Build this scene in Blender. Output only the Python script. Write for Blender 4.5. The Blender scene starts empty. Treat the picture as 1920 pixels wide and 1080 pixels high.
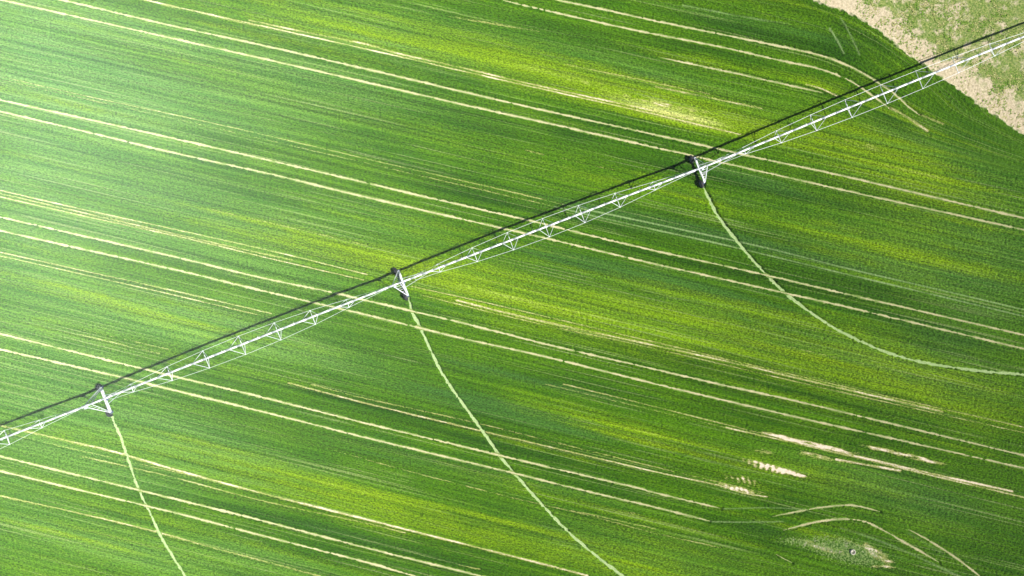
import bpy, math, random
import numpy as np
from mathutils import Vector
R = math.radians
S = bpy.context.scene
C = S.collection
random.seed(5); RNG = np.random.default_rng(11)

# ------------------------------------------------------------------ camera
PXM = 11.0                    # photo pixels per metre of ground
CAM_H = 98.0
cd = bpy.data.cameras.new('camera'); cam = bpy.data.objects.new('camera', cd); C.objects.link(cam)
cam.location = (0, 0, CAM_H); cam.rotation_euler = (0, 0, 0)
cd.sensor_width = 36; cd.lens = 36*CAM_H*PXM/1920; cd.clip_start = 1; cd.clip_end = 9000
S.camera = cam
# ------------------------------------------------------------------ sky and sun
SUN_EL = R(49)
sx, sy = 0.955, -0.297
w = bpy.data.worlds.new('World'); S.world = w; w.use_nodes = True
nt = w.node_tree; bg = nt.nodes['Background']
sky = nt.nodes.new('ShaderNodeTexSky'); sky.sky_type = 'NISHITA'; sky.sun_disc = False
sky.air_density = .55; sky.dust_density = .4; sky.sun_elevation = SUN_EL; sky.sun_rotation = math.atan2(sx, sy)
nt.links.new(sky.outputs[0], bg.inputs[0]); bg.inputs[1].default_value = 0.05
sl = bpy.data.lights.new('sun', 'SUN'); sun = bpy.data.objects.new('sun', sl); C.objects.link(sun)
sl.energy = 5.0; sl.angle = R(0.5); sl.color = (1, 0.975, 0.925)
dv = Vector((-sx*math.cos(SUN_EL), -sy*math.cos(SUN_EL), -math.sin(SUN_EL)))
sun.rotation_euler = dv.to_track_quat('-Z', 'Y').to_euler(); sun.location = (60, -20, 80)
S.view_settings.view_transform = 'Standard'; S.view_settings.look = 'None'
S.view_settings.exposure = 0.78; S.view_settings.gamma = 1

# ------------------------------------------------------------------ helpers
def P(px, py):                 # survey point -> ground metres
    return ((px-960)/PXM, (540-py)/PXM)

def tag(o, label=None, cat=None, group=None, kind=None):
    if label: o['label'] = label
    if cat: o['category'] = cat
    if group: o['group'] = group
    if kind: o['kind'] = kind
    return o

class MB:
    """collects tubes, boxes and discs into one mesh"""
    def __init__(s): s.v = []; s.f = []; s.m = []
    def tube(s, a, b, r, n=8, m=0, cap=True):
        a = Vector(a); b = Vector(b); d = (b-a).normalized()
        u = d.orthogonal().normalized() if abs(d.z) > .99 else d.cross(Vector((0, 0, 1))).normalized()
        w_ = d.cross(u); k = len(s.v)
        for p in (a, b):
            for i in range(n):
                t = 2*math.pi*(i+.5)/n
                s.v.append(p+u*math.cos(t)*r+w_*math.sin(t)*r)
        for i in range(n):
            j = (i+1) % n
            s.f.append((k+i, k+j, k+n+j, k+n+i)); s.m.append(m)
        if cap:
            s.f.append(tuple(k+i for i in range(n))[::-1]); s.m.append(m)
            s.f.append(tuple(k+n+i for i in range(n))); s.m.append(m)
    def path(s, pts, r, n=8, m=0):
        for a, b in zip(pts[:-1], pts[1:]): s.tube(a, b, r, n, m)
    def angle(s, a, b, wd=.08, th=.012, m=0):
        """an L-section steel member"""
        a = Vector(a); b = Vector(b); d = (b-a).normalized()
        u = d.cross(Vector((0, 0, 1)))
        u = Vector((1, 0, 0)) if u.length < 1e-3 else u.normalized()
        w_ = u.cross(d).normalized()
        prof = [(0, 0), (wd, 0), (wd, th), (th, th), (th, wd), (0, wd)]
        k = len(s.v)
        for p in (a, b):
            for (x, y) in prof: s.v.append(p+u*(x-wd*.35)+w_*(wd*.35-y))
        for i in range(6):
            j = (i+1) % 6
            s.f.append((k+i, k+j, k+6+j, k+6+i)); s.m.append(m)
        s.f.append((k+5, k+4, k+3, k+2, k+1, k)); s.m.append(m)
        s.f.append(tuple(k+6+i for i in range(6))); s.m.append(m)
    def box(s, c, d, m=0, bev=.012):
        cx, cy, cz = c; x, y, z = (d[0]/2, d[1]/2, d[2]/2); k = len(s.v)
        # chamfered vertical edges
        ring = [(x-bev, -y), (x, -y+bev), (x, y-bev), (x-bev, y), (-x+bev, y), (-x, y-bev), (-x, -y+bev), (-x+bev, -y)]
        for zz, q in ((-z, 0), (z-bev, 0), (z, bev)):
            for (a, b) in ring:
                s.v.append(Vector((cx+a-(q if a > 0 else -q), cy+b-(q if b > 0 else -q), cz+zz)))
        for L in (0, 8):
            for i in range(8):
                j = (i+1) % 8
                s.f.append((k+L+i, k+L+j, k+L+8+j, k+L+8+i)); s.m.append(m)
        s.f.append(tuple(k+i for i in range(8))[::-1]); s.m.append(m)
        s.f.append(tuple(k+16+i for i in range(8))); s.m.append(m)
    def lathe(s, prof, c, axis='x', n=28, m=0, closed=False):
        """prof: (radius, offset along axis)"""
        k = len(s.v); c = Vector(c)
        for (r, o) in prof:
            for i in range(n):
                t = 2*math.pi*i/n; a, b = math.cos(t)*r, math.sin(t)*r
                s.v.append(c+(Vector((o, a, b)) if axis == 'x' else Vector((a, b, o)) if axis == 'z' else Vector((a, o, b))))
        np_ = len(prof)
        for L in range(np_ if closed else np_-1):
            L2 = (L+1) % np_
            for i in range(n):
                j = (i+1) % n
                s.f.append((k+L*n+i, k+L*n+j, k+L2*n+j, k+L2*n+i)); s.m.append(m)
    def build(s, name, mats, parent=None, smooth=False):
        me = bpy.data.meshes.new(name); me.from_pydata([tuple(v) for v in s.v], [], s.f)
        for mt in (mats if isinstance(mats, (list, tuple)) else [mats]): me.materials.append(mt)
        me.polygons.foreach_set('material_index', s.m)
        me.update()
        if smooth: me.polygons.foreach_set('use_smooth', [len(f) == 4 for f in s.f])
        o = bpy.data.objects.new(name, me); C.objects.link(o)
        if parent: o.parent = parent
        return o

class NT:
    """tiny wrapper for building shader graphs"""
    def __init__(s, name):
        s.mat = bpy.data.materials.new(name); s.mat.use_nodes = True
        s.t = s.mat.node_tree; s.b = s.t.nodes['Principled BSDF']
    def n(s, typ, **k):
        x = s.t.nodes.new(typ)
        for a, b in k.items(): setattr(x, a, b)
        return x
    def set(s, sock, val):
        if isinstance(val, bpy.types.NodeSocket): s.t.links.new(val, sock)
        else: sock.default_value = val
    def math(s, op, a, b=0.0, c=0.0, clamp=False):
        x = s.n('ShaderNodeMath', operation=op, use_clamp=clamp)
        s.set(x.inputs[0], a); s.set(x.inputs[1], b); s.set(x.inputs[2], c)
        return x.outputs[0]
    def attr(s, name, out='Fac'):
        return s.n('ShaderNodeAttribute', attribute_name=name).outputs[out]
    def scale(s, vec, v3):
        x = s.n('ShaderNodeVectorMath', operation='MULTIPLY'); s.set(x.inputs[0], vec); x.inputs[1].default_value = v3
        return x.outputs[0]
    def noise(s, vec, scale, detail=3, rough=.55, out=0, dist=0):
        x = s.n('ShaderNodeTexNoise'); s.set(x.inputs['Vector'], vec)
        x.inputs['Scale'].default_value = scale; x.inputs['Detail'].default_value = detail
        x.inputs['Roughness'].default_value = rough; x.inputs['Distortion'].default_value = dist
        return x.outputs[out]
    def mix(s, f, a, b):
        x = s.n('ShaderNodeMix', data_type='RGBA'); s.set(x.inputs[0], f); s.set(x.inputs[6], a); s.set(x.inputs[7], b)
        return x.outputs[2]
    def ramp(s, v, lo, hi, a=0., b=1.):
        x = s.n('ShaderNodeMapRange', interpolation_type='SMOOTHSTEP'); s.set(x.inputs[0], v)
        s.set(x.inputs[1], lo); s.set(x.inputs[2], hi); s.set(x.inputs[3], a); s.set(x.inputs[4], b)
        return x.outputs[0]
def rgb(r, g, b): return (r, g, b, 1)

# ------------------------------------------------------------------ surveyed lines (photo pixels on the ground plane)
MAIN = [
 [(149,7),(329,49),(482,82),(689,129),(869,171.5),(1039,210.5),(1229,252),(1329,274.5),(1429,297),(1562,325),(1696,356),(1769,373)],
 [(149,32),(329,72.5),(516,114.5),(689,154),(889,200),(1039,233),(1229,276),(1282,287.5),(1362,306),(1596,359),(1769,397)],
 [(942,-1),(1022,18),(1156,48),(1229,63),(1362,89),(1462,112),(1529,126),(1572,140),(1606,157),(1642,182),(1669,202)],
 [(1040,-2),(1122,14.5),(1229,38),(1396,72),(1529,100),(1579,117),(1612,132),(1646,153),(1676,173),(1702,197),(1726,215)],
 [(149,220),(329,260),(482,295),(689,343),(760,360),(922,397),(1022,420),(1122,445),(1229,470),(1429,514),(1596,553),(1769,593)],
 [(149,244),(329,287),(516,328),(646,360),(789,393),(939,427),(1089,462),(1229,495),(1462,547),(1596,577),(1769,618)],
 [(149,441),(329,482),(482,519),(616,547),(689,564),(856,603),(1022,645),(1229,693),(1346,720),(1496,753),(1769,818)],
 [(149,466),(329,506),(482,543),(689,591),(856,632),(1022,669),(1229,720),(1462,775),(1769,844)],
 [(149,663),(316,704),(376,718),(482,743),(689,795),(856,835),(1022,875),(1189,914),(1229,925),(1352,954)],
 [(149,690),(249,713),(316,730),(482,770),(689,822),(856,862),(956,886),(1089,919),(1229,952),(1332,978)],
 [(149,893),(329,937),(482,975),(689,1029),(856,1070),(900,1081)],
 [(149,920),(329,963),(482,1003),(689,1056),(772,1080)],
]
OPEN_L = [1,1,0,0,1,1,1,1,1,1,1,1]; OPEN_R = [1,1,0,0,1,1,1,1,0,0,1,1]
CURVY = [
 [(1449,969),(1512,957),(1549,951),(1596,948),(1629,954),(1651,960)],
 [(1469,995),(1529,980),(1579,974),(1619,978),(1652,992),(1696,1017),(1762,1055)],
 [(1704,993),(1739,1012),(1790,1044),(1850,1090)],
 [(1456,1040),(1470,1048),(1486,1056)],
 [(1239,107),(1362,133),(1462,155),(1546,174)],
]
PIVOT_TRACKS = [
 [(202,771),(209,785),(228,833),(245,884),(262,928),(282,970),(303,1014),(325,1050),(344,1080),(372,1124),(410,1180)],
 [(765,558),(772,585),(786,612),(806,655),(832,706),(866,756),(898,800),(937,856),(970,895),(1010,940),(1052,985),(1101,1030),(1166,1080),(1240,1134)],
 [(1319,340),(1324,358),(1345,400),(1362,425),(1392,463),(1429,505),(1472,548),(1529,591),(1579,622),(1649,655),(1700,672),(1740,681),(1769,686),(1850,697),(1960,704),(2100,700)],
 [(2012,68),(2021,96),(2038,136),(2065,186),(2115,246),(2195,326)],
]
THIN = [  # (points, width m, strength, kind) kind 0 straw, 1 pale green
 ([(60,-50),(272,-1),(382,24),(689,92),(956,153),(1229,214),(1389,252)], .20, .8, 0),
 ([(466,37),(549,55),(689,83),(739,98),(872,128),(1022,163),(1229,208),(1300,224)], .28, .65, 0),
 ([(0,143),(149,177),(382,227),(549,265),(689,298),(956,359),(1056,383)], .17, .62, 0),
 ([(0,149),(149,183),(382,235),(689,306),(922,360),(1039,387)], .15, .52, 0),
 ([(1056,383),(1109,395),(1229,420),(1429,463),(1596,505),(1769,545),(1950,588)], .22, .65, 1),
 ([(1039,387),(1122,407),(1229,431),(1362,460),(1562,508),(1769,557),(1950,600)], .22, .65, 1),
 ([(0,357),(149,391),(382,442),(549,480),(689,515)], .18, .75, 0),
 ([(0,363),(149,397),(382,451),(549,488)], .22, .6, 0),
 ([(0,369),(149,403),(349,447),(516,487),(682,525)], .18, .7, 0),
 ([(772,537),(922,570),(1229,642),(1562,720),(1769,767),(1950,808)], .18, .6, 0),
 ([(856,563),(989,596),(1229,648),(1396,685),(1512,713),(1769,772)], .3, .65, 0),
 ([(789,553),(989,602),(1229,654),(1512,720),(1769,778),(1950,818)], .17, .6, 0),
 ([(0,473),(149,506),(316,543),(509,588)], .17, .7, 0),
 ([(0,480),(149,513),(316,551),(482,590)], .17, .7, 0),
 ([(149,617),(316,655)], .17, .45, 0), ([(149,627),(299,663)], .17, .5, 0),
 ([(396,393),(516,420),(689,460)], .17, .5, 0),
 ([(0,798),(149,832),(216,848),(349,887),(502,928),(689,975),(856,1017),(1022,1059),(1102,1080)], .32, .75, 0),
 ([(0,810),(149,845),(249,867),(362,893),(482,922)], .18, .5, 0),
 ([(149,855),(316,893),(482,937),(689,982),(760,1000)], .2, .6, 0),
 ([(0,930),(149,963),(282,995),(416,1032),(549,1067),(600,1081)], .28, .6, 0),
 ([(582,720),(689,748),(889,792),(1022,825),(1229,876),(1436,925)], .2, .55, 0),
 ([(540,718),(689,757),(889,805),(1089,852),(1229,885),(1346,910),(1396,925),(1439,932)], .24, .7, 0),
 ([(1056,720),(1229,763),(1429,813)], .2, .6, 0),
 ([(1022,720),(1229,770),(1362,802)], .16, .5, 0),
 ([(1362,802),(1529,840),(1769,897),(1950,940)], .24, .7, 0),
 ([(1512,158),(1540,166),(1572,180)], .25, .7, 0),
 ([(1229,162),(1429,203)], .25, .6, 0), ([(1060,120),(1229,155),(1330,176)], .3, .5, 0),
 ([(689,863),(856,907),(989,940),(1089,963),(1229,1000),(1352,1027)], .2, .55, 0),
 ([(1072,957),(1229,992)], .2, .55, 0),
 ([(199,747),(482,807),(689,862)], .2, .35, 0),
 ([(1602,855),(1769,893),(1900,922)], .3, .85, 0), ([(1569,862),(1689,883)], .35, .8, 0),
 ([(1429,638),(1562,669),(1769,715)], .14, .45, 0), ([(1229,620),(1289,632)], .14, .4, 0),
 ([(1309,740),(1420,764),(1562,800)], .17, .4, 0),
 ([(1472,820),(1562,843),(1760,890)], .2, .5, 0),
 ([(1442,690),(1229,640)], .1, .2, 0),
 ([(860,1060),(900,1068)], .2, .5, 0),
 ([(1356,954),(1442,952),(1512,955)], .22, .45, 1),
 ([(1332,978),(1396,979),(1469,978)], .22, .45, 1),
 ([(1576,990),(1629,1007),(1696,1033),(1769,1067),(1830,1095)], .4, .4, 1),
 ([(1704,1000),(1769,1038)], .5, .3, 1),
 ([(1556,53),(1570,76),(1582,100)], .3, .5, 1), ([(1576,33),(1596,68),(1612,103)], .3, .5, 1),
 ([(1280,10),(1396,32),(1480,45)], .3, .45, 1),
 ([(1669,202),(1690,212),(1740,245)], .45, .65, 0), ([(1726,215),(1769,232)], .4, .55, 0),
 ([(1229,498),(1429,545)], .5, .25, 1), ([(1229,555),(1396,578),(1529,610)], .3, .3, 1),
 ([(844,160),(790,150),(740,140)], .2, .3, 0), ([(300,8),(420,35),(560,66)], .2, .4, 0),
 ([(840,30),(930,45),(1010,58)], .35, .45, 0), ([(689,175),(900,222)], .2, .3, 0),
 ([(985,281),(1020,290)], .25, .5, 0), ([(1050,296),(1110,310),(1150,318)], .2, .5, 0),
]
HEAD = [(1440,-60),(1526,-2),(1562,13),(1612,32),(1662,67),(1702,100),(1729,118),(1769,146),(1850,204),(1940,266),(2060,350),(2200,470),(2300,640)]

def smoothpoly(pts, step=.35):
    """Catmull-Rom resample of survey points, in metres"""
    q = [np.array(P(*p)) for p in pts]
    q = [2*q[0]-q[1]]+q+[2*q[-1]-q[-2]]
    out = []
    for i in range(1, len(q)-2):
        a, b, c, d = q[i-1], q[i], q[i+1], q[i+2]
        n = max(2, int(np.linalg.norm(c-b)/step))
        for k in range(n):
            t = k/n
            out.append(.5*((2*b)+(c-a)*t+(2*a-5*b+4*c-d)*t*t+(3*b-a-3*c+d)*t**3))
    out.append(q[-2]); return np.array(out)
def extend(pts, left, right, amt=420):
    pts = list(pts)
    if left:
        (x0, y0), (x1, y1) = pts[0], pts[1]; k = (y1-y0)/(x1-x0); pts.insert(0, (x0-amt, y0-k*amt))
    if right:
        (x0, y0), (x1, y1) = pts[-2], pts[-1]; k = (y1-y0)/(x1-x0); pts.append((x1+amt, y1+k*amt))
    return pts
MAIN = [smoothpoly(extend(p, l, r), .2) for p, l, r in zip(MAIN, OPEN_L, OPEN_R)]
CURVY = [smoothpoly(p, .3) for p in CURVY]
ext_tracks = []
PIV = [smoothpoly(p, .3) for p in PIVOT_TRACKS]

# ------------------------------------------------------------------ ground grid
STEP = .13
xc = np.arange(-99, 99.01, STEP); yc = np.arange(-57, 57.01, STEP)
grow = np.cumsum(STEP*1.16**np.arange(1, 56))
xs = np.concatenate([xc[0]-grow[::-1], xc, xc[-1]+grow]); ys = np.concatenate([yc[0]-grow[::-1], yc, yc[-1]+grow])
NX, NY = len(xs), len(ys); G0 = 55

def rowcoord(x, y):
    """(u, v): metres along and across the drill rows; rows fan a little and bend at the headland"""
    px = np.clip(x*PXM+960, -600, 2500); py = 540-y*PXM
    a, b = .2262, .000025
    y0 = (py-a*(px-149))/(1+b*(px-149))
    wgt = np.clip((-70-y0)/90, 0, 1)
    y0 = y0-wgt*np.maximum(0, px-1500)**2*.00127
    return x, y0/PXM

def vnoise(u, v, seed):
    """smooth value noise on arbitrary arrays"""
    g = np.random.default_rng(seed).random((257, 257))
    iu = np.floor(u).astype(np.int64); iv = np.floor(v).astype(np.int64)
    fu = u-iu; fv = v-iv; fu = fu*fu*(3-2*fu); fv = fv*fv*(3-2*fv)
    a = g[iu % 257, iv % 257]; b = g[(iu+1) % 257, iv % 257]; c = g[iu % 257, (iv+1) % 257]; d = g[(iu+1) % 257, (iv+1) % 257]
    return (a*(1-fu)+b*fu)*(1-fv)+(c*(1-fu)+d*fu)*fv

def blob(x, y, px, py, L, W, ang=13.2, pw=2):
    cx, cy = P(px, py); t = R(ang); L /= PXM; W /= PXM
    dx, dy = x-cx, y-cy
    a = (dx*math.cos(t)-dy*math.sin(t))/L; b = (dx*math.sin(t)+dy*math.cos(t))/W
    return np.exp(-(a*a+b*b)**(pw/2))

YEL = [ # px, py, half length, half width, amount (angle optional)
 (1240,195,170,30,1.0),(1060,140,210,28,.62),(1330,215,110,26,.7),(840,75,220,34,.42),(1000,165,160,14,.3),(560,30,200,40,.4),
 (1640,290,120,42,.85),(1500,270,90,18,.5),(1740,330,90,35,.6),(1700,180,60,40,.2),(1560,225,70,22,.5),
 (1660,470,150,55,.55),(1480,420,120,40,.35),(1330,400,60,30,.2),
 (640,470,170,26,.6),(500,425,200,30,.4),(760,500,100,22,.4),(880,490,120,35,.35),(300,580,220,36,.38),(200,560,160,24,.25),
 (1010,560,230,36,.55),(1230,600,220,40,.55),(1480,655,260,42,.6),(1700,700,200,40,.55),(860,540,100,20,.35),
 (760,625,160,24,.3),(520,660,120,24,.2),
 (420,870,260,36,.36),(700,955,220,30,.42),(620,930,160,22,.35),(880,985,160,30,.4),(1100,1040,200,30,.45),(250,830,200,30,.2),
 (1130,790,130,22,.4),(1200,815,90,15,.6),(1000,750,110,16,.4),(1350,870,170,40,.25),(1120,870,120,18,.25),
 (260,1020,260,40,.3),(180,1040,200,50,.25),(1240,1050,130,36,.5),(1180,985,120,26,.35),(1420,1050,80,30,.3),
 (1620,900,180,26,.3),(1700,840,120,30,.15),(1540,990,60,20,.3,0),(1700,1000,120,40,.2),
 (1100,330,170,22,.35),(1250,350,100,20,.3),(880,270,170,26,.2),(760,240,140,16,.25),(400,140,260,30,.2),(330,100,200,24,.2),
 (1450,15,120,22,.5),(1330,130,100,24,.35),(1540,160,70,20,.4),(1650,120,80,30,.25,40),
 (1420,910,80,20,.25),(1820,420,130,60,.4),(1850,760,160,60,.35),(60,300,160,50,.15),(60,620,160,50,.2),
]
DRK = [
 (930,105,200,26,.45),(1100,75,220,22,.5),(1420,60,190,18,.6),(1330,100,170,16,.4),(1580,80,50,45,.45,60),(1650,90,50,30,.35,40),
 (1130,240,200,16,.5),(900,235,140,24,.45),(1080,255,60,20,.4),(820,330,170,26,.4),(680,380,120,22,.3),(900,380,140,22,.45),
 (1330,330,200,26,.55),(1600,370,170,24,.4),(1150,420,140,24,.4),(1400,440,200,22,.5),(1650,520,200,26,.5),(1330,500,200,28,.5),(1600,560,200,26,.5),(1740,630,150,26,.55),
 (600,580,160,20,.3),(1100,630,220,14,.4),(1300,690,240,26,.55),(960,640,160,18,.35),(1620,760,200,18,.4),
 (900,800,230,28,.5),(720,760,170,26,.45),(1000,850,170,24,.5),(1060,720,150,16,.45),(1360,770,180,12,.45),
 (520,760,220,26,.3),(1150,905,130,16,.4),(620,1010,220,30,.45),(800,1045,200,26,.4),(440,950,200,20,.35),
 (1000,1000,150,14,.3),(1020,985,60,16,.3),(1420,990,90,18,.6),(1500,950,150,28,.45),(1600,920,100,16,.4),(1750,950,90,26,.35),(1450,1030,70,30,.3),(1640,1060,80,10,.3),
 (1690,240,60,14,.5,35),(1640,230,40,12,.4),(1790,180,60,40,.3),(300,300,200,24,.2),(300,690,200,18,.15),(850,870,180,20,.25),
]
BLU = [ # waxy blue-green crop
 (1150,405,180,14,.7),(1300,430,180,12,.7),(1450,465,170,9,.55),(1200,515,170,16,.65),(1060,490,130,14,.5),(1330,548,150,12,.6),(1600,500,180,8,.3),
 (900,690,170,12,.45),(1000,780,170,18,.6),(880,750,120,18,.5),(760,730,110,14,.35),(1060,800,110,12,.45),(900,885,190,16,.35),(700,850,160,16,.35),
 (1500,60,120,10,.6),(1330,35,140,10,.4),(1500,365,150,12,.4),(1740,400,90,12,.4),(430,740,200,16,.25),(600,800,160,20,.3),
 (300,200,260,22,.35),(200,330,240,30,.3),(450,240,180,20,.3),(350,380,160,18,.2),(640,1000,160,12,.3),(720,1060,160,12,.35),(400,1000,160,16,.2),
 (1100,740,150,10,.35),(1400,330,150,12,.4),(1330,365,100,10,.3),(1100,930,130,10,.3),(1430,995,50,8,.4),(1770,640,80,10,.3),(1640,1030,90,14,.3,20),
]
LIT = [ # fresher stands, plus the left side's down-sun glow painted into crop colour
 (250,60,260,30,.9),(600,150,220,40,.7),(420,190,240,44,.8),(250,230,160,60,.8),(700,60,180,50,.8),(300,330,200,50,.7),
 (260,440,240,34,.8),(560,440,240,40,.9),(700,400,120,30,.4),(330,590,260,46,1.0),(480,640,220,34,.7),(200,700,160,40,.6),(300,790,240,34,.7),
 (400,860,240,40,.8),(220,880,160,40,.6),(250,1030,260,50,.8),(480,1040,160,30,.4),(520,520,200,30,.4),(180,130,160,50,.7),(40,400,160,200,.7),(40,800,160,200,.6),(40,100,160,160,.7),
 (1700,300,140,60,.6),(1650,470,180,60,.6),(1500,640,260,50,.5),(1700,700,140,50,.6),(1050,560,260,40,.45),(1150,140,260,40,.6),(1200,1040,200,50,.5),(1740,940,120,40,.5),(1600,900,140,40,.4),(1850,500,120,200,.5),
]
BARE = [
 (1240,192,80,13,.26),(1120,160,120,16,.15),(1350,225,60,10,.35),(1280,205,60,9,.3),(1180,183,60,8,.25),(1090,150,60,9,.25),
 (1515,832,55,3.6,1.1),(1470,820,45,4,.9),(1570,841,45,4,.8),(1424,871,44,7,.98),(1396,901,36,8,1.15),(1380,915,42,4.5,1.0),(1452,884,26,4,.6),(1395,924,50,4,.6),
 (1652,843,45,4,.9),(1735,862,55,5,1.1),(1620,860,100,3.5,.6),(1550,858,40,5,.7),(1520,855,40,6,.35),(1725,238,22,7,.6,35),
 (1430,846,26,6,.8),(1468,882,20,3,.8),(1500,892,12,2.5,1.),(1350,930,40,4,.6),(1500,892,30,3,.6),(1280,945,30,3,.3),(1240,835,60,5,.3),(1172,960,50,5,.35),(1640,280,40,9,.3),(1600,262,60,8,.3),
 (1653,1046,26,9,1.1,28),(1632,1030,16,7,.8,40),(1556,1031,26,7,.75,10),(1525,1022,24,6,.6,10),(1610,1022,50,3,.5,20),(1580,1037,60,3,.4,16),(1655,1063,26,2.5,.9,2),
 (1550,1006,40,3,.35,0),(1502,1013,14,3,.4),(1330,868,60,5,.3),(1460,880,50,5,.3),
]
WELLP = [(1490,1016,40,8,.5,8),(1590,1034,78,24,.9,14)]
YEL = [YEL[0]]+[(b[0], b[1], b[2]*1.1, b[3]*1.3, b[4]*.74)+tuple(b[5:]) for b in YEL[1:]]
def fsum(lst, x, y):
    o = np.zeros_like(x)
    for b in lst: o += b[4]*blob(x, y, b[0], b[1], b[2], b[3], *(b[5:6] or (13.2,)))
    return o

def linedist(XS, YS, line, rad):
    """distance field to a polyline, filled only near it; works on the tensor grid"""
    D = np.full((len(YS), len(XS)), 9., np.float32)
    for (a, b) in zip(line[:-1], line[1:]):
        i0, i1 = np.searchsorted(XS, [min(a[0], b[0])-rad, max(a[0], b[0])+rad]); j0, j1 = np.searchsorted(YS, [min(a[1], b[1])-rad, max(a[1], b[1])+rad])
        if i0 == i1 or j0 == j1: continue
        X, Y = np.meshgrid(XS[i0:i1], YS[j0:j1]); d = b-a; L2 = d@d+1e-9
        t = np.clip(((X-a[0])*d[0]+(Y-a[1])*d[1])/L2, 0, 1)
        q = np.hypot(X-a[0]-t*d[0], Y-a[1]-t*d[1])
        D[j0:j1, i0:i1] = np.minimum(D[j0:j1, i0:i1], q)
    return D

X, Y = np.meshgrid(xs, ys)
U, V = rowcoord(X, Y)
yel = fsum(YEL, X, Y); drk = fsum(DRK, X, Y); blu = fsum(BLU, X, Y); bare = fsum(BARE, X, Y); well = fsum(WELLP, X, Y)
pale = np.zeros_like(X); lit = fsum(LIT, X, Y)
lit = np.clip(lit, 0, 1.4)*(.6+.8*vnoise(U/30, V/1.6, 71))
# break everything up along the rows
st1 = vnoise(U/26, V/.9, 3); st2 = vnoise(U/11, V/.32, 4); st3 = vnoise(U/40, V/2.6, 5)
yel = yel*(.55+.9*st1*(.55+.9*st2))+.5*np.clip(st3*st1*1.6-.45, 0, 1)
drk = drk*(.3+1.4*(1-st1))+.35*np.clip(vnoise(U/30, V/.7, 6)-.6, 0, 1); blu = blu*(.4+1.2*st2)
tooth = .5+.5*np.sin(U*2*math.pi/.98+7*vnoise(U/3.1, V/.9, 91))
teethw = blob(X, Y, 1410, 890, 110, 38)
bare = bare*np.where(V > -999, .8, 1)
bare = bare*(1-.75*teethw*tooth)*(.2+.9*vnoise(U/1.4, V/.3, 8)+1.1*vnoise(U/1.1, V/.2, 9)*vnoise(U/5, V/.5, 10)*1.4)
# thin drill gaps and old wheelings
for i, (pts, wd, s_, kd) in enumerate(THIN):
    ln = smoothpoly(pts, 1.2); d = linedist(xs, ys, ln, 1.6)
    prof = np.exp(-(d/(wd*.75))**2)*s_*(.8+.7*vnoise(U/3.2, V/40+i*3.1, 20+i % 7))
    if kd == 0: bare = np.maximum(bare, prof)
    else: pale = np.maximum(pale, prof)
# headland: signed side of the field edge
hl = smoothpoly(HEAD, 1.0)
hd = linedist(xs, ys, hl, 30)
ex = np.interp(Y, hl[::-1, 1], hl[::-1, 0])         # edge x for each y (edge runs monotone in y)
side = np.where(X > ex, 1., -1.)
sd = side*np.minimum(hd, 9)
head = np.clip(sd/.5+.5+(vnoise(X/.5, Y/.5, 31)-.5)*1.2, 0, 1)
rough_edge = np.exp(-(sd+.5)**2/.6)*(X > 40)
# relief: the crop canopy is z = 0; wheelings are pressed down into it
groove = np.zeros_like(X)
rag = (vnoise(U/.42, V/.42, 81)-.5)*.26+(vnoise(U/2.2, V/.8, 82)-.5)*.12+(RNG.random(X.shape)-.5)*.06
for ln in MAIN: groove = np.maximum(groove, np.exp(-(np.maximum(0, linedist(xs, ys, ln, .9)+rag)/.255)**4))
for ln in CURVY: groove = np.maximum(groove, .8*np.exp(-(np.maximum(0, linedist(xs, ys, ln, .9)+rag)/.25)**4))
pgro = np.zeros_like(X)
for ln in PIV: pgro = np.maximum(pgro, np.exp(-(np.maximum(0, linedist(xs, ys, ln, 1.)+rag)/.32)**4))
GD = .30
core = (np.abs(X) < 101) & (np.abs(Y) < 59)
wn = RNG.random(X.shape)
sm = (wn+np.roll(wn, 1, 0)+np.roll(wn, 1, 1)+np.roll(np.roll(wn, 1, 0), 1, 1))/4
clump = vnoise(U/.55, V/.24, 41)
rows = vnoise(U/6, V/.17, 43)
thin_c = np.clip(yel*.5+bare*.8, 0, 1)              # thin stands show rows and gaps
rel = (sm-.5)*.24+(wn-.5)*.08+(clump-.5)*.06+(rows-.5)*(.05+.08*thin_c)
rel += (vnoise(U/2.5, V/1.1, 44)-.5)*.10
rel *= (1-.85*np.maximum(groove, pgro))*np.where(head > .5, .55, 1.)*(1-.45*np.clip(bare, 0, 1))
Z = rel*core
Z -= np.clip(bare, 0, 1)*.16*core
Z -= np.maximum(GD*groove, .46*pgro)*(1-head)*core
Z -= .28*head*core
Z = np.where(core, Z, -.02)
Z = Z-np.where(core, 0, .0)

def grid_mesh(name, X, Y, Z):
    ny, nx = X.shape; nv = nx*ny; co = np.empty((nv, 3), np.float32)
    co[:, 0] = X.ravel(); co[:, 1] = Y.ravel(); co[:, 2] = Z.ravel()
    i = (np.arange(ny-1)[:, None]*nx+np.arange(nx-1)[None, :]).ravel()
    q = np.stack([i, i+1, i+nx+1, i+nx], 1).astype(np.int32)
    me = bpy.data.meshes.new(name); me.vertices.add(nv); me.vertices.foreach_set('co', co.ravel())
    me.loops.add(q.size); me.loops.foreach_set('vertex_index', q.ravel()); me.polygons.add(len(q))
    me.polygons.foreach_set('loop_start', np.arange(0, q.size, 4, dtype=np.int32))
    me.polygons.foreach_set('use_smooth', np.ones(len(q), bool))
    me.update(calc_edges=True); return me
def add_attr(me, name, arr, typ='FLOAT'):
    a = me.attributes.new(name, typ, 'POINT')
    a.data.foreach_set('value' if typ == 'FLOAT' else 'vector', np.ascontiguousarray(arr, dtype=np.float32).ravel())
gm = grid_mesh('crop_field', X, Y, Z)
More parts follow.
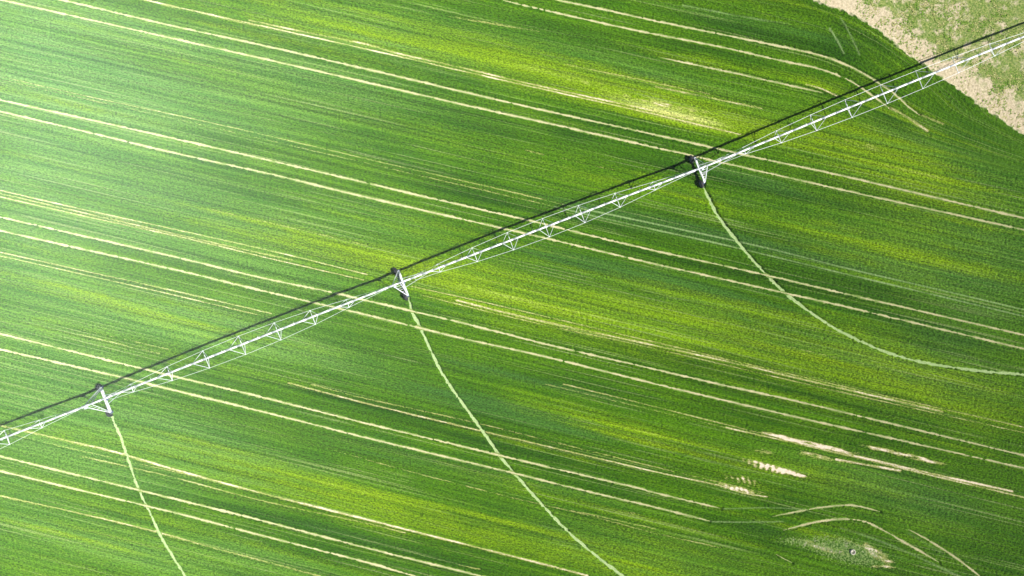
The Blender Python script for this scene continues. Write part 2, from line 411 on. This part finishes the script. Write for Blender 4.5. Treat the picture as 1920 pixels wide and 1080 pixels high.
for n_, a_ in (('yel', yel), ('drk', drk), ('blu', blu), ('bare', bare), ('pale', pale), ('lit', lit), ('head', head), ('band', np.exp(-((sd-1.2)/2.2)**2)), ('well', well)): add_attr(gm, n_, a_)
add_attr(gm, 'row', np.stack([U, V, np.zeros_like(U)], -1), 'FLOAT_VECTOR')

# ------------------------------------------------------------------ crop material
SOIL = rgb(.62, .50, .33); STRAW = rgb(.56, .50, .24)
def crop_colour(m):
    row = m.attr('row', 'Vector')
    g = m.n('ShaderNodeNewGeometry').outputs['Position']
    fine = m.noise(m.scale(row, (.9, 2.6, 1)), 2.2, 3, .7)
    leaf = m.noise(m.scale(row, (.72, 1.3, 1)), 4.6, 4, .8)
    streak = m.noise(m.scale(row, (.035, 1.3, 1)), 1.0, 4, .6)
    streak2 = m.noise(m.scale(row, (.10, 5.5, 1)), 1.0, 2, .6)
    big = m.noise(g, .05, 3, .6)
    rl = m.noise(m.scale(row, (.012, 2.0, 1)), 1.0, 3, .75)
    # base green with row streaks
    f = m.math('ADD', m.math('MULTIPLY', streak, .7), m.math('MULTIPLY', big, .5))
    col = m.mix(m.ramp(f, .42, .80), rgb(.032, .108, .001), rgb(.080, .188, .002))
    col = m.mix(m.ramp(m.attr('drk'), 0, .9, 0, .85), col, rgb(.018, .072, .001))
    col = m.mix(m.math('MULTIPLY', m.ramp(m.attr('blu'), .0, .9), .75), col, rgb(.046, .128, .020))
    col = m.mix(m.math('MULTIPLY', m.attr('lit'), .8, clamp=True), col, m.mix(m.ramp(streak, .35, .65), rgb(.054, .150, .020), rgb(.115, .235, .044)))  # lighter green for fresh stands and the painted glow on the left
    y = m.math('ADD', m.attr('yel'), m.math('MULTIPLY', m.math('SUBTRACT', streak2, .5), .35))
    y = m.math('ADD', y, m.math('MULTIPLY', m.math('SUBTRACT', fine, .5), .5))
    y = m.math('ADD', y, m.math('MULTIPLY', m.math('SUBTRACT', m.noise(m.scale(row, (.22, .75, 1)), 1.0, 4, .65, dist=.6), .5), .75))
    col = m.mix(m.ramp(y, .05, 1.15), col, rgb(.170, .284, .003))
    col = m.mix(m.ramp(y, .95, 2.2), col, rgb(.56, .58, .18))
    # leaf-scale variation
    v = m.math('ADD', m.math('MULTIPLY', leaf, .9), m.math('MULTIPLY', fine, .6))
    v = m.math('ADD', v, m.math('MULTIPLY', m.math('SUBTRACT', rl, .5), .38))
    vr = m.ramp(v, .58, .92, .32, 1.68)
    hs = m.n('ShaderNodeHueSaturation'); m.set(hs.inputs['Value'], vr); m.set(hs.inputs['Color'], col)
    col = hs.outputs[0]
    col = m.mix(m.ramp(m.math('ADD', m.attr('pale'), m.math('MULTIPLY', m.math('SUBTRACT', leaf, .5), .8)), .15, .85, 0, .75), col, rgb(.30, .42, .17))
    rd = m.noise(m.scale(row, (.018, 3.6, 1)), 1.0, 1, .5); gate = m.noise(m.scale(row, (.05, .35, 1)), 1.0, 2, .6)
    tl = m.math('MULTIPLY', m.ramp(rd, .59, .70), m.ramp(gate, .38, .58))
    col = m.mix(m.math('MULTIPLY', tl, m.ramp(leaf, .38, .6, .15, .75)), col, rgb(.30, .38, .13))
    rn = m.noise(m.scale(row, (.7, 6., 1)), 1.0, 3, .7)
    b = m.math('ADD', m.attr('bare'), m.math('MULTIPLY', m.math('SUBTRACT', leaf, .5), 1.1))
    b = m.math('ADD', b, m.math('MULTIPLY', m.math('SUBTRACT', fine, .5), .5))
    b = m.math('ADD', b, m.math('MULTIPLY', m.math('SUBTRACT', rn, .5), .9))
    col = m.mix(m.ramp(b, .38, .62, 0, .6), col, rgb(.52, .50, .17))
    col = m.mix(m.ramp(b, .70, .95), col, rgb(.76, .66, .53))
    # headland and the uncropped island: weeds, litter and dry soil
    w1 = m.noise(g, .45, 5, .65); w2 = m.noise(g, 3.2, 4, .7); w3 = m.noise(g, .16, 3, .5)
    hc = m.mix(m.ramp(w2, .35, .7), rgb(.54, .46, .30), rgb(.74, .65, .48))
    dry = m.noise(g, .9, 4, .7)
    hc = m.mix(m.math('SUBTRACT', m.ramp(dry, .42, .60, 0, .8), m.math('MULTIPLY', m.attr('band'), .7), clamp=True), hc, m.mix(m.ramp(w2, .38, .62), rgb(.26, .30, .10), rgb(.58, .56, .30)))
    hw = m.math('SUBTRACT', m.math('ADD', m.math('MULTIPLY', w1, 1.), m.math('MULTIPLY', w3, .5)), m.math('MULTIPLY', m.attr('band'), .3))
    hc = m.mix(m.ramp(hw, .60, .76, 0, .85), hc, m.mix(m.ramp(w2, .4, .65), rgb(.10, .22, .015), rgb(.36, .40, .10)))
    hc = m.mix(m.ramp(w2, .30, .36, .6, 0), hc, rgb(.16, .20, .05))
    col = m.mix(m.attr('head'), col, hc)
    wl = m.mix(m.ramp(w2, .40, .60), rgb(.035, .12, .010), rgb(.26, .36, .11))
    wl = m.mix(m.ramp(w1, .58, .66, 0, .8), wl, rgb(.52, .46, .36))
    col = m.mix(m.ramp(m.math('ADD', m.attr('well'), m.math('MULTIPLY', m.math('SUBTRACT', w2, .5), 2.2)), .35, .7, 0, .9), col, wl)
    return col, leaf, fine, g, row
def finish(m, col, h, bump=.6, dist=.06, rough=.9, spec=.08):
    m.set(m.b.inputs['Base Color'], col); m.b.inputs['Roughness'].default_value = rough
    m.b.inputs['Specular IOR Level'].default_value = spec
    m.b.inputs['Diffuse Roughness'].default_value = 1.0
    bp = m.n('ShaderNodeBump'); bp.inputs['Strength'].default_value = bump; bp.inputs['Distance'].default_value = dist
    m.set(bp.inputs['Height'], h); m.set(m.b.inputs['Normal'], bp.outputs[0])
m = NT('young_wheat'); col, leaf, fine, g, row = crop_colour(m)
finish(m, col, m.math('ADD', leaf, m.noise(g, 14, 2, .6)), .7, .07)
CROP = m.mat
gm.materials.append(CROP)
field = bpy.data.objects.new('crop_field', gm); C.objects.link(field)
tag(field, kind='structure', label='striped green cereal field with yellow thin patches')

# ------------------------------------------------------------------ wheelings: pressed strips lying in the grooves
def strip_mat(name, c1, c2, c3, cov):
    m = NT(name); g = m.n('ShaderNodeNewGeometry').outputs['Position']
    a = m.noise(g, 4.5, 4, .75); b = m.noise(g, .35, 3, .6); e = m.attr('edge')
    col = m.mix(m.ramp(a, .35, .65), c1, c2)
    k = m.math('ADD', m.math('ADD', m.math('MULTIPLY', a, .9), m.math('MULTIPLY', b, .55)), m.math('MULTIPLY', e, .32))
    col = m.mix(m.ramp(k, cov, cov+.22, 0, .9), col, c3)
    finish(m, col, a, .5, .05)
    return m.mat
SM = strip_mat('dry_wheeling_soil', rgb(.46, .42, .22), rgb(.72, .66, .43), rgb(.13, .25, .02), .735)
GM = strip_mat('flattened_green_crop', rgb(.30, .42, .15), rgb(.50, .60, .32), rgb(.12, .25, .03), .89)
def strip(name, ln, wd, mat, z, seed, taper=False, label=None):
    r = np.random.default_rng(seed); n = len(ln)
    t = np.gradient(ln, axis=0); t /= np.linalg.norm(t, axis=1)[:, None]+1e-9; nr = np.stack([-t[:, 1], t[:, 0]], 1)
    ph = np.arange(n)*.25
    w_ = wd*(.5+.16*(vnoise(ph/4.5, ph*0+seed, 50)-.5)+.14*(vnoise(ph/.7, ph*0+seed, 51)-.5))
    if taper: w_ *= np.clip(np.minimum(np.arange(n), np.arange(n)[::-1])/14+.15, 0, 1)
    K = 5; vs = []; ed = []
    for k in range(K):
        f = (k/(K-1))*2-1
        p = ln+nr*(w_*f+(r.random(n)-.5)*.17*(abs(f) > .9))[:, None]
        vs.append(np.concatenate([p, np.full((n, 1), z)+(r.random((n, 1))-.5)*.03-.03*(1-abs(f))], 1)); ed.append(np.full(n, abs(f)))
    A = np.stack(vs, 1); me = grid_mesh(name, A[:, :, 0], A[:, :, 1], A[:, :, 2]); me.flip_normals()
    add_attr(me, 'edge', np.stack(ed, 1)); me.materials.append(mat)
    o = bpy.data.objects.new(name, me); C.objects.link(o); tag(o, kind='structure', label=label); return o
for i, ln in enumerate(MAIN):
    strip('tramline', ln, .62, SM, -.19, i, taper=i in (2, 3, 8, 9), label='pale dry tractor wheeling through the green crop')
for i, ln in enumerate(CURVY):
    strip('tramline', ln, [.5, .7, .6, .5, .55][i], SM, -.145, 30+i, True, label='short curved pale tractor wheeling in the green crop')
for i, ln in enumerate(PIV):
    strip('wheel_track', ln, .78, GM, -.33, 60+i, label='curved pale green track left by an irrigator wheel')

# ------------------------------------------------------------------ irrigator materials
def metal(name, c, rough, met, var=.12, sc=3.):
    m = NT(name); g = m.n('ShaderNodeTexCoord').outputs['Object']
    a = m.noise(g, sc, 4, .7); col = m.mix(m.ramp(a, .3, .75), rgb(*[x*(1-var) for x in c]), rgb(*c))
    m.set(m.b.inputs['Base Color'], col); m.b.inputs['Metallic'].default_value = met
    m.set(m.b.inputs['Roughness'], m.ramp(a, .3, .8, rough, rough+.2)); return m.mat
GALV = metal('galvanised_steel', (.80, .82, .84), .45, .15)
GALV2 = metal('weathered_galvanised_steel', (.66, .70, .73), .5, .3, .2)
RUBBER = metal('tyre_rubber', (.022, .022, .026), .7, 0, .3, 6)
RIM = metal('rim_steel', (.42, .44, .47), .5, .4)
HOSE = metal('grey_hose', (.16, .17, .18), .6, 0)
BOXM = metal('painted_box', (.62, .66, .70), .5, 0)
MOTOR = metal('motor_paint', (.10, .13, .24), .5, .1)

# ------------------------------------------------------------------ the centre pivot
def G(px, py): x, y = P(px, py); return Vector((x, y, 0))
TOW = [G(-350, 966), G(204, 748.3), G(757.7, 531), G(1309, 320.8), G(1992, 43)]
HP = 4.25; ARCH = .65
def zpipe(q): return HP+ARCH*4*q*(1-q)
root = bpy.data.objects.new('pivot_irrigator', None); C.objects.link(root); root.location = TOW[2]
tag(root, 'long white steel centre pivot irrigation machine on wheeled towers crossing the green field', 'irrigator')
NF = 7; F0, FD = 6.85, 6.30
FW = [.78, 1.30, 1.54, 1.63, 1.58, 1.36, .86]; FDEP = [.85, 1.5, 1.8, 1.95, 1.85, 1.55, .95]

def build_span(L, NF=7):
    FW = [1.63*min(1, math.sin(math.pi*(k+.55)/(NF+.1))**.62) for k in range(NF)]; FDEP = [1.18*x for x in FW]
    b = MB(); n = 27
    pts = [Vector((L*i/n-.5*(i == 0), 0, zpipe(i/n))) for i in range(n+1)]
    b.path(pts, .16, 12)
    pipe = b.build('span_pipe', GALV, None, True)
    zz = lambda s: zpipe(s/L)
    for i in range(12):                      # flanged joints
        s = F0-3.2+FD*i
        if s > L-1: continue
        f = MB(); f.tube((s-.03, 0, zz(s)), (s+.03, 0, zz(s)), .19, 14); f.build('pipe_flange', GALV2, pipe)
    nodes = {-1: [], 1: []}
    for k in range(NF):
        s = F0+FD*k; w_, d_ = FW[k], FDEP[k]; z = zz(s); f = MB(); q = 1.32
        for sd_ in (-1, 1):
            nd = Vector((s, sd_*w_, z-d_)); nodes[sd_].append(nd)
            f.tube(nd, (s-q, sd_*.08, zz(s-q)-.12), .036, 6)
            f.tube(nd, (s+q, sd_*.08, zz(s+q)-.12), .036, 6)
            f.box(nd, (.26, .07, .12))
            f.tube(nd-Vector((.10, 0, -.02)), nd+Vector((.10, 0, .02)), .055, 8)
        f.tube((s, -w_, z-d_), (s, w_, z-d_), .05, 6)
        f.box((s, 0, z-.10), (.10, .22, .16))
        f.build('truss_frame', GALV, pipe)
    for sd_ in (-1, 1):
        r = MB(); a = Vector((2.55, sd_*.42, 2.75)); e = Vector((L-1.5, sd_*.10, zz(L-1.5)-.12))
        r.path([a]+nodes[sd_]+[e], .026, 6); r.build('truss_rod', GALV, pipe)
    # sprinkler outlets: gooseneck over the pipe, hose hanging down, nozzle at its end
    for i in range(22):
        s = 1.7+i*3.1
        if s > L-.8: break
        sd_ = 1 if i % 2 else -1; z = zz(s); h = MB()
        arc = [Vector((s, sd_*(.32*(1-math.cos(t))/2), z+.12+.16*math.sin(t))) for t in [math.pi*j/6 for j in range(7)]]
        h.path([Vector((s, 0, z+.08))]+arc, .022, 6, 0)
        h.path([arc[-1], Vector((s+.03, sd_*.33, z-.9)), Vector((s, sd_*.32, z-2.0))], .014, 5, 1)
        h.tube((s, sd_*.32, z-2.0), (s, sd_*.32, z-2.14), .035, 6, 1)
        h.build('sprinkler_drop', [GALV, HOSE], pipe)
    c = MB(); c.path([Vector((p.x, .10, p.z+.128)) for p in pts], .018, 5)
    c.build('control_cable', HOSE, pipe)
    return pipe

def build_tower():
    """local x along the pipe, y across; origin on the ground under the base beam"""
    b = MB(); hb = 2.28; zb = .78
    b.box((0, 0, zb), (.24, 2*hb, .26))
    b.box((-.005, 0, zb+.145), (.30, 2*hb-.3, .03))
    tops = [(-1.15, HP), (.12, HP)]
    tw = b.build('drive_tower', GALV)
    for e in (-1, 1):
        lg = MB(); foot = Vector((0, e*(hb-.12), zb+.09)); A = []
        for (sx_, zt) in tops:
            top = Vector((sx_, e*.10, zt-.08)); lg.angle(foot+Vector((.12*(1 if sx_ > 0 else -1), 0, 0)), top, .11, .016); A.append(top)
        for t in (.22, .38, .54, .70, .86):
            p = foot.lerp(A[0], t); q = foot.lerp(A[1], t); lg.angle(p, q, .05)
        lg.build('leg_frame', GALV, tw)
        st = MB(); top = Vector((5.4, e*.08, zpipe(.1)-.12)); bot = Vector((.1, e*.80, zb+.1))
        st.angle(bot, top, .085); mid = bot.lerp(top, .46)
        st.angle(mid, (mid.x, 0, zpipe(mid.x/53.7)-.05), .07)
        st.build('brace', GALV, tw)
        # wheel: lugged agricultural tyre with rim
        wh = MB(); c = (-.50, e*(hb-.02), .37); rr = .70
        wh.lathe([(.36, -.18), (.48, -.22), (.62, -.215), (rr-.02, -.16), (rr, 0), (rr-.02, .16), (.62, .215), (.48, .22), (.36, .18)], c, 'x', 40)
        for i in range(22):
            for h_ in (-1, 1):
                t = 2*math.pi*(i+(.5 if h_ > 0 else 0))/22
                p = Vector(c)+Vector((h_*.015, math.cos(t)*(rr+.005), math.sin(t)*(rr+.005)))
                t2 = t+.11; q = Vector(c)+Vector((h_*.20, math.cos(t2)*(rr-.03), math.sin(t2)*(rr-.03)))
                wh.tube(p, q, .03, 4, 0)
        wh.lathe([(.37, -.17), (.33, -.15), (.31, -.03), (.10, -.02), (.10, .06), (.0, .06)], c, 'x', 24, 1)
        wh.lathe([(.37, .17), (.33, .15), (.31, -.01), (.10, .0), (.10, .08), (.0, .08)], c, 'x', 24, 1)
        wh.build('wheel', [RUBBER, RIM], tw)
        gb = MB(); gb.box((-.06, e*(hb-.02), .40), (.30, .34, .34)); gb.tube((-.3, e*(hb-.02), .33), (.05, e*(hb-.02), .33), .07, 10)
        gb.build('wheel_gearbox', MOTOR, tw)
    sh = MB(); sh.tube((.13, -hb+.2, zb-.16), (.13, hb-.2, zb-.16), .03, 8); sh.build('drive_shaft', GALV2, tw)
    mo = MB(); mo.box((.2, 0, zb-.12), (.26, .34, .26)); mo.tube((.2, .17, zb-.12), (.2, .52, zb-.12), .11, 12); mo.build('drive_motor', MOTOR, tw)
    bx = MB(); bx.box((-.85, -.34, HP+.05), (.36, .26, .46)); bx.box((-.85, -.18, HP+.05), (.08, .16, .2)); bx.build('control_box', BOXM, tw)
    jt = MB(); jt.tube((-1.35, 0, HP-.01), (-.62, 0, HP), .19, 14, 0); jt.tube((-1.5, 0, HP-.01), (-1.4, 0, HP-.01), .23, 14); jt.tube((-.62, 0, HP), (-.54, 0, HP), .23, 14)
    jt.box((-1.0, 0, HP+.22), (.5, .16, .1))
    jt.build('flexible_joint', GALV2, tw)
    ca = MB(); ca.path([Vector((-.8, -.46, HP-.1)), Vector((-.35, -.9, 2.6)), Vector((.05, -1.1, 1.1)), Vector((.15, -.2, .9))], .018, 5); ca.build('power_cable', HOSE, tw)
    return tw

def copy_part(o):
    c = o.copy(); C.objects.link(c); c.parent = root
    for ch in o.children:
        d = ch.copy(); C.objects.link(d); d.parent = c
    return c
def put(o, p, q):
    d = q-p; o.parent = root; o.location = p-root.location; o.rotation_euler = (0, 0, math.atan2(d.y, d.x))
SPL = 53.75
span0 = build_span(SPL); tower0 = build_tower()
for i in range(3):
    s = span0 if i == 0 else copy_part(span0)
    put(s, TOW[i], TOW[i+1]); s.scale.x = (TOW[i+1]-TOW[i]).length/SPL
put(build_span((TOW[4]-TOW[3]).length, 9), TOW[3], TOW[4])
for i in range(5):
    t = tower0 if i == 0 else copy_part(tower0)
    a = TOW[max(i-1, 0)]; b = TOW[min(i+1, 4)]; put(t, TOW[i], TOW[i]+(b-a))

# ------------------------------------------------------------------ concrete inspection ring in the uncropped island
def concrete():
    m = NT('weathered_concrete'); g = m.n('ShaderNodeNewGeometry').outputs['Position']; a = m.noise(g, 6, 5, .7)
    finish(m, m.mix(m.ramp(a, .35, .7), rgb(.55, .51, .43), rgb(.78, .74, .66)), a, .3, .02, .9); return m.mat
CON = concrete()
wx, wy = P(1598.3, 1034.3)
ring = bpy.data.objects.new('well_ring', None); C.objects.link(ring); ring.location = (wx, wy, -.2)
tag(ring, 'small round pale concrete well ring standing in the weedy uncropped patch', 'well ring')
r_ = MB(); r_.lathe([(.30, 0), (.30, .42), (.32, .45), (.42, .45), (.44, .42), (.44, 0)], (0, 0, 0), 'z', 32); r_.build('ring_wall', CON, ring, True)
r_ = MB(); r_.lathe([(.29, .20), (.26, .23), (.10, .26), (.0, .26)], (0, 0, 0), 'z', 24); r_.build('cover', CON, ring)

# ------------------------------------------------------------------ thin back-scattering summer haze
hz = MB(); hx, hy, hz0, hz1 = 3500, 3500, -1.6, 101
hz.v = [Vector((x, y, z)) for z in (hz0, hz1) for (x, y) in ((-hx, -hy), (hx, -hy), (hx, hy), (-hx, hy))]
hz.f = [(3, 2, 1, 0), (4, 5, 6, 7), (0, 1, 5, 4), (1, 2, 6, 5), (2, 3, 7, 6), (3, 0, 4, 7)]; hz.m = [0]*6
hm = bpy.data.materials.new('haze_air'); hm.use_nodes = True; ht = hm.node_tree; ht.nodes.remove(ht.nodes['Principled BSDF'])
pv = ht.nodes.new('ShaderNodeVolumePrincipled'); pv.inputs['Color'].default_value = (.78, 1, .95, 1)
pv.inputs['Density'].default_value = .00016; pv.inputs['Anisotropy'].default_value = -.67
ht.links.new(pv.outputs[0], ht.nodes['Material Output'].inputs['Volume'])
tag(hz.build('haze', hm), kind='stuff')

# ------------------------------------------------------------------ weed tufts on the headland and in the uncropped island
def tufts():
    r = np.random.default_rng(77); vs = []; fs = []
    spots = []
    while len(spots) < 5200:
        x, y = r.uniform(48, 98), r.uniform(8, 57); e = np.interp(y, hl[::-1, 1], hl[::-1, 0])
        if x < e+.3: continue
        n_ = float(vnoise(np.array([x/3.2]), np.array([y/3.2]), 61)[0]); k = min(1, (x-e)/5)
        if r.random() < max(0, n_*1.7-.45)*(.25+.75*k): spots.append((x, y, -.28, r.uniform(.07, .22)))
    for _ in range(420):
        t = r.normal(0, 1, 2); x, y = P(1590+t[0]*42, 1034+t[0]*9+t[1]*12)
        if (x-wx)**2+(y-wy)**2 > .5: spots.append((x, y, -.12, r.uniform(.06, .16)))
    for (x, y, z, s_) in spots:
        for j in range(9):
            a = r.uniform(0, 6.283); l = s_*r.uniform(.7, 1.6); w_ = s_*.22; k = len(vs); h_ = s_*r.uniform(.25, .7)
            c, d = math.cos(a), math.sin(a)
            vs += [(x-d*w_, y+c*w_, z), (x+d*w_, y-c*w_, z), (x+c*l*.6+d*w_*.7, y+d*l*.6-c*w_*.7, z+h_), (x+c*l, y+d*l, z+h_*.75)]
            fs += [(k, k+1, k+2), (k, k+2, k+3)]
    me = bpy.data.meshes.new('weeds'); me.from_pydata(vs, [], fs); me.update()
    m = NT('weed_leaves'); g = m.n('ShaderNodeNewGeometry').outputs['Position']
    a = m.noise(g, .8, 3, .6); b = m.noise(g, 5, 2, .6)
    m.set(m.b.inputs['Base Color'], m.mix(m.ramp(a, .42, .58), m.mix(m.ramp(b, .4, .6), rgb(.13, .28, .025), rgb(.24, .38, .05)), m.mix(m.ramp(b, .4, .6), rgb(.40, .44, .13), rgb(.60, .55, .28))))
    m.b.inputs['Roughness'].default_value = .9; m.b.inputs['Specular IOR Level'].default_value = .1
    me.materials.append(m.mat); o = bpy.data.objects.new('weeds', me); C.objects.link(o); tag(o, kind='stuff')
tufts()
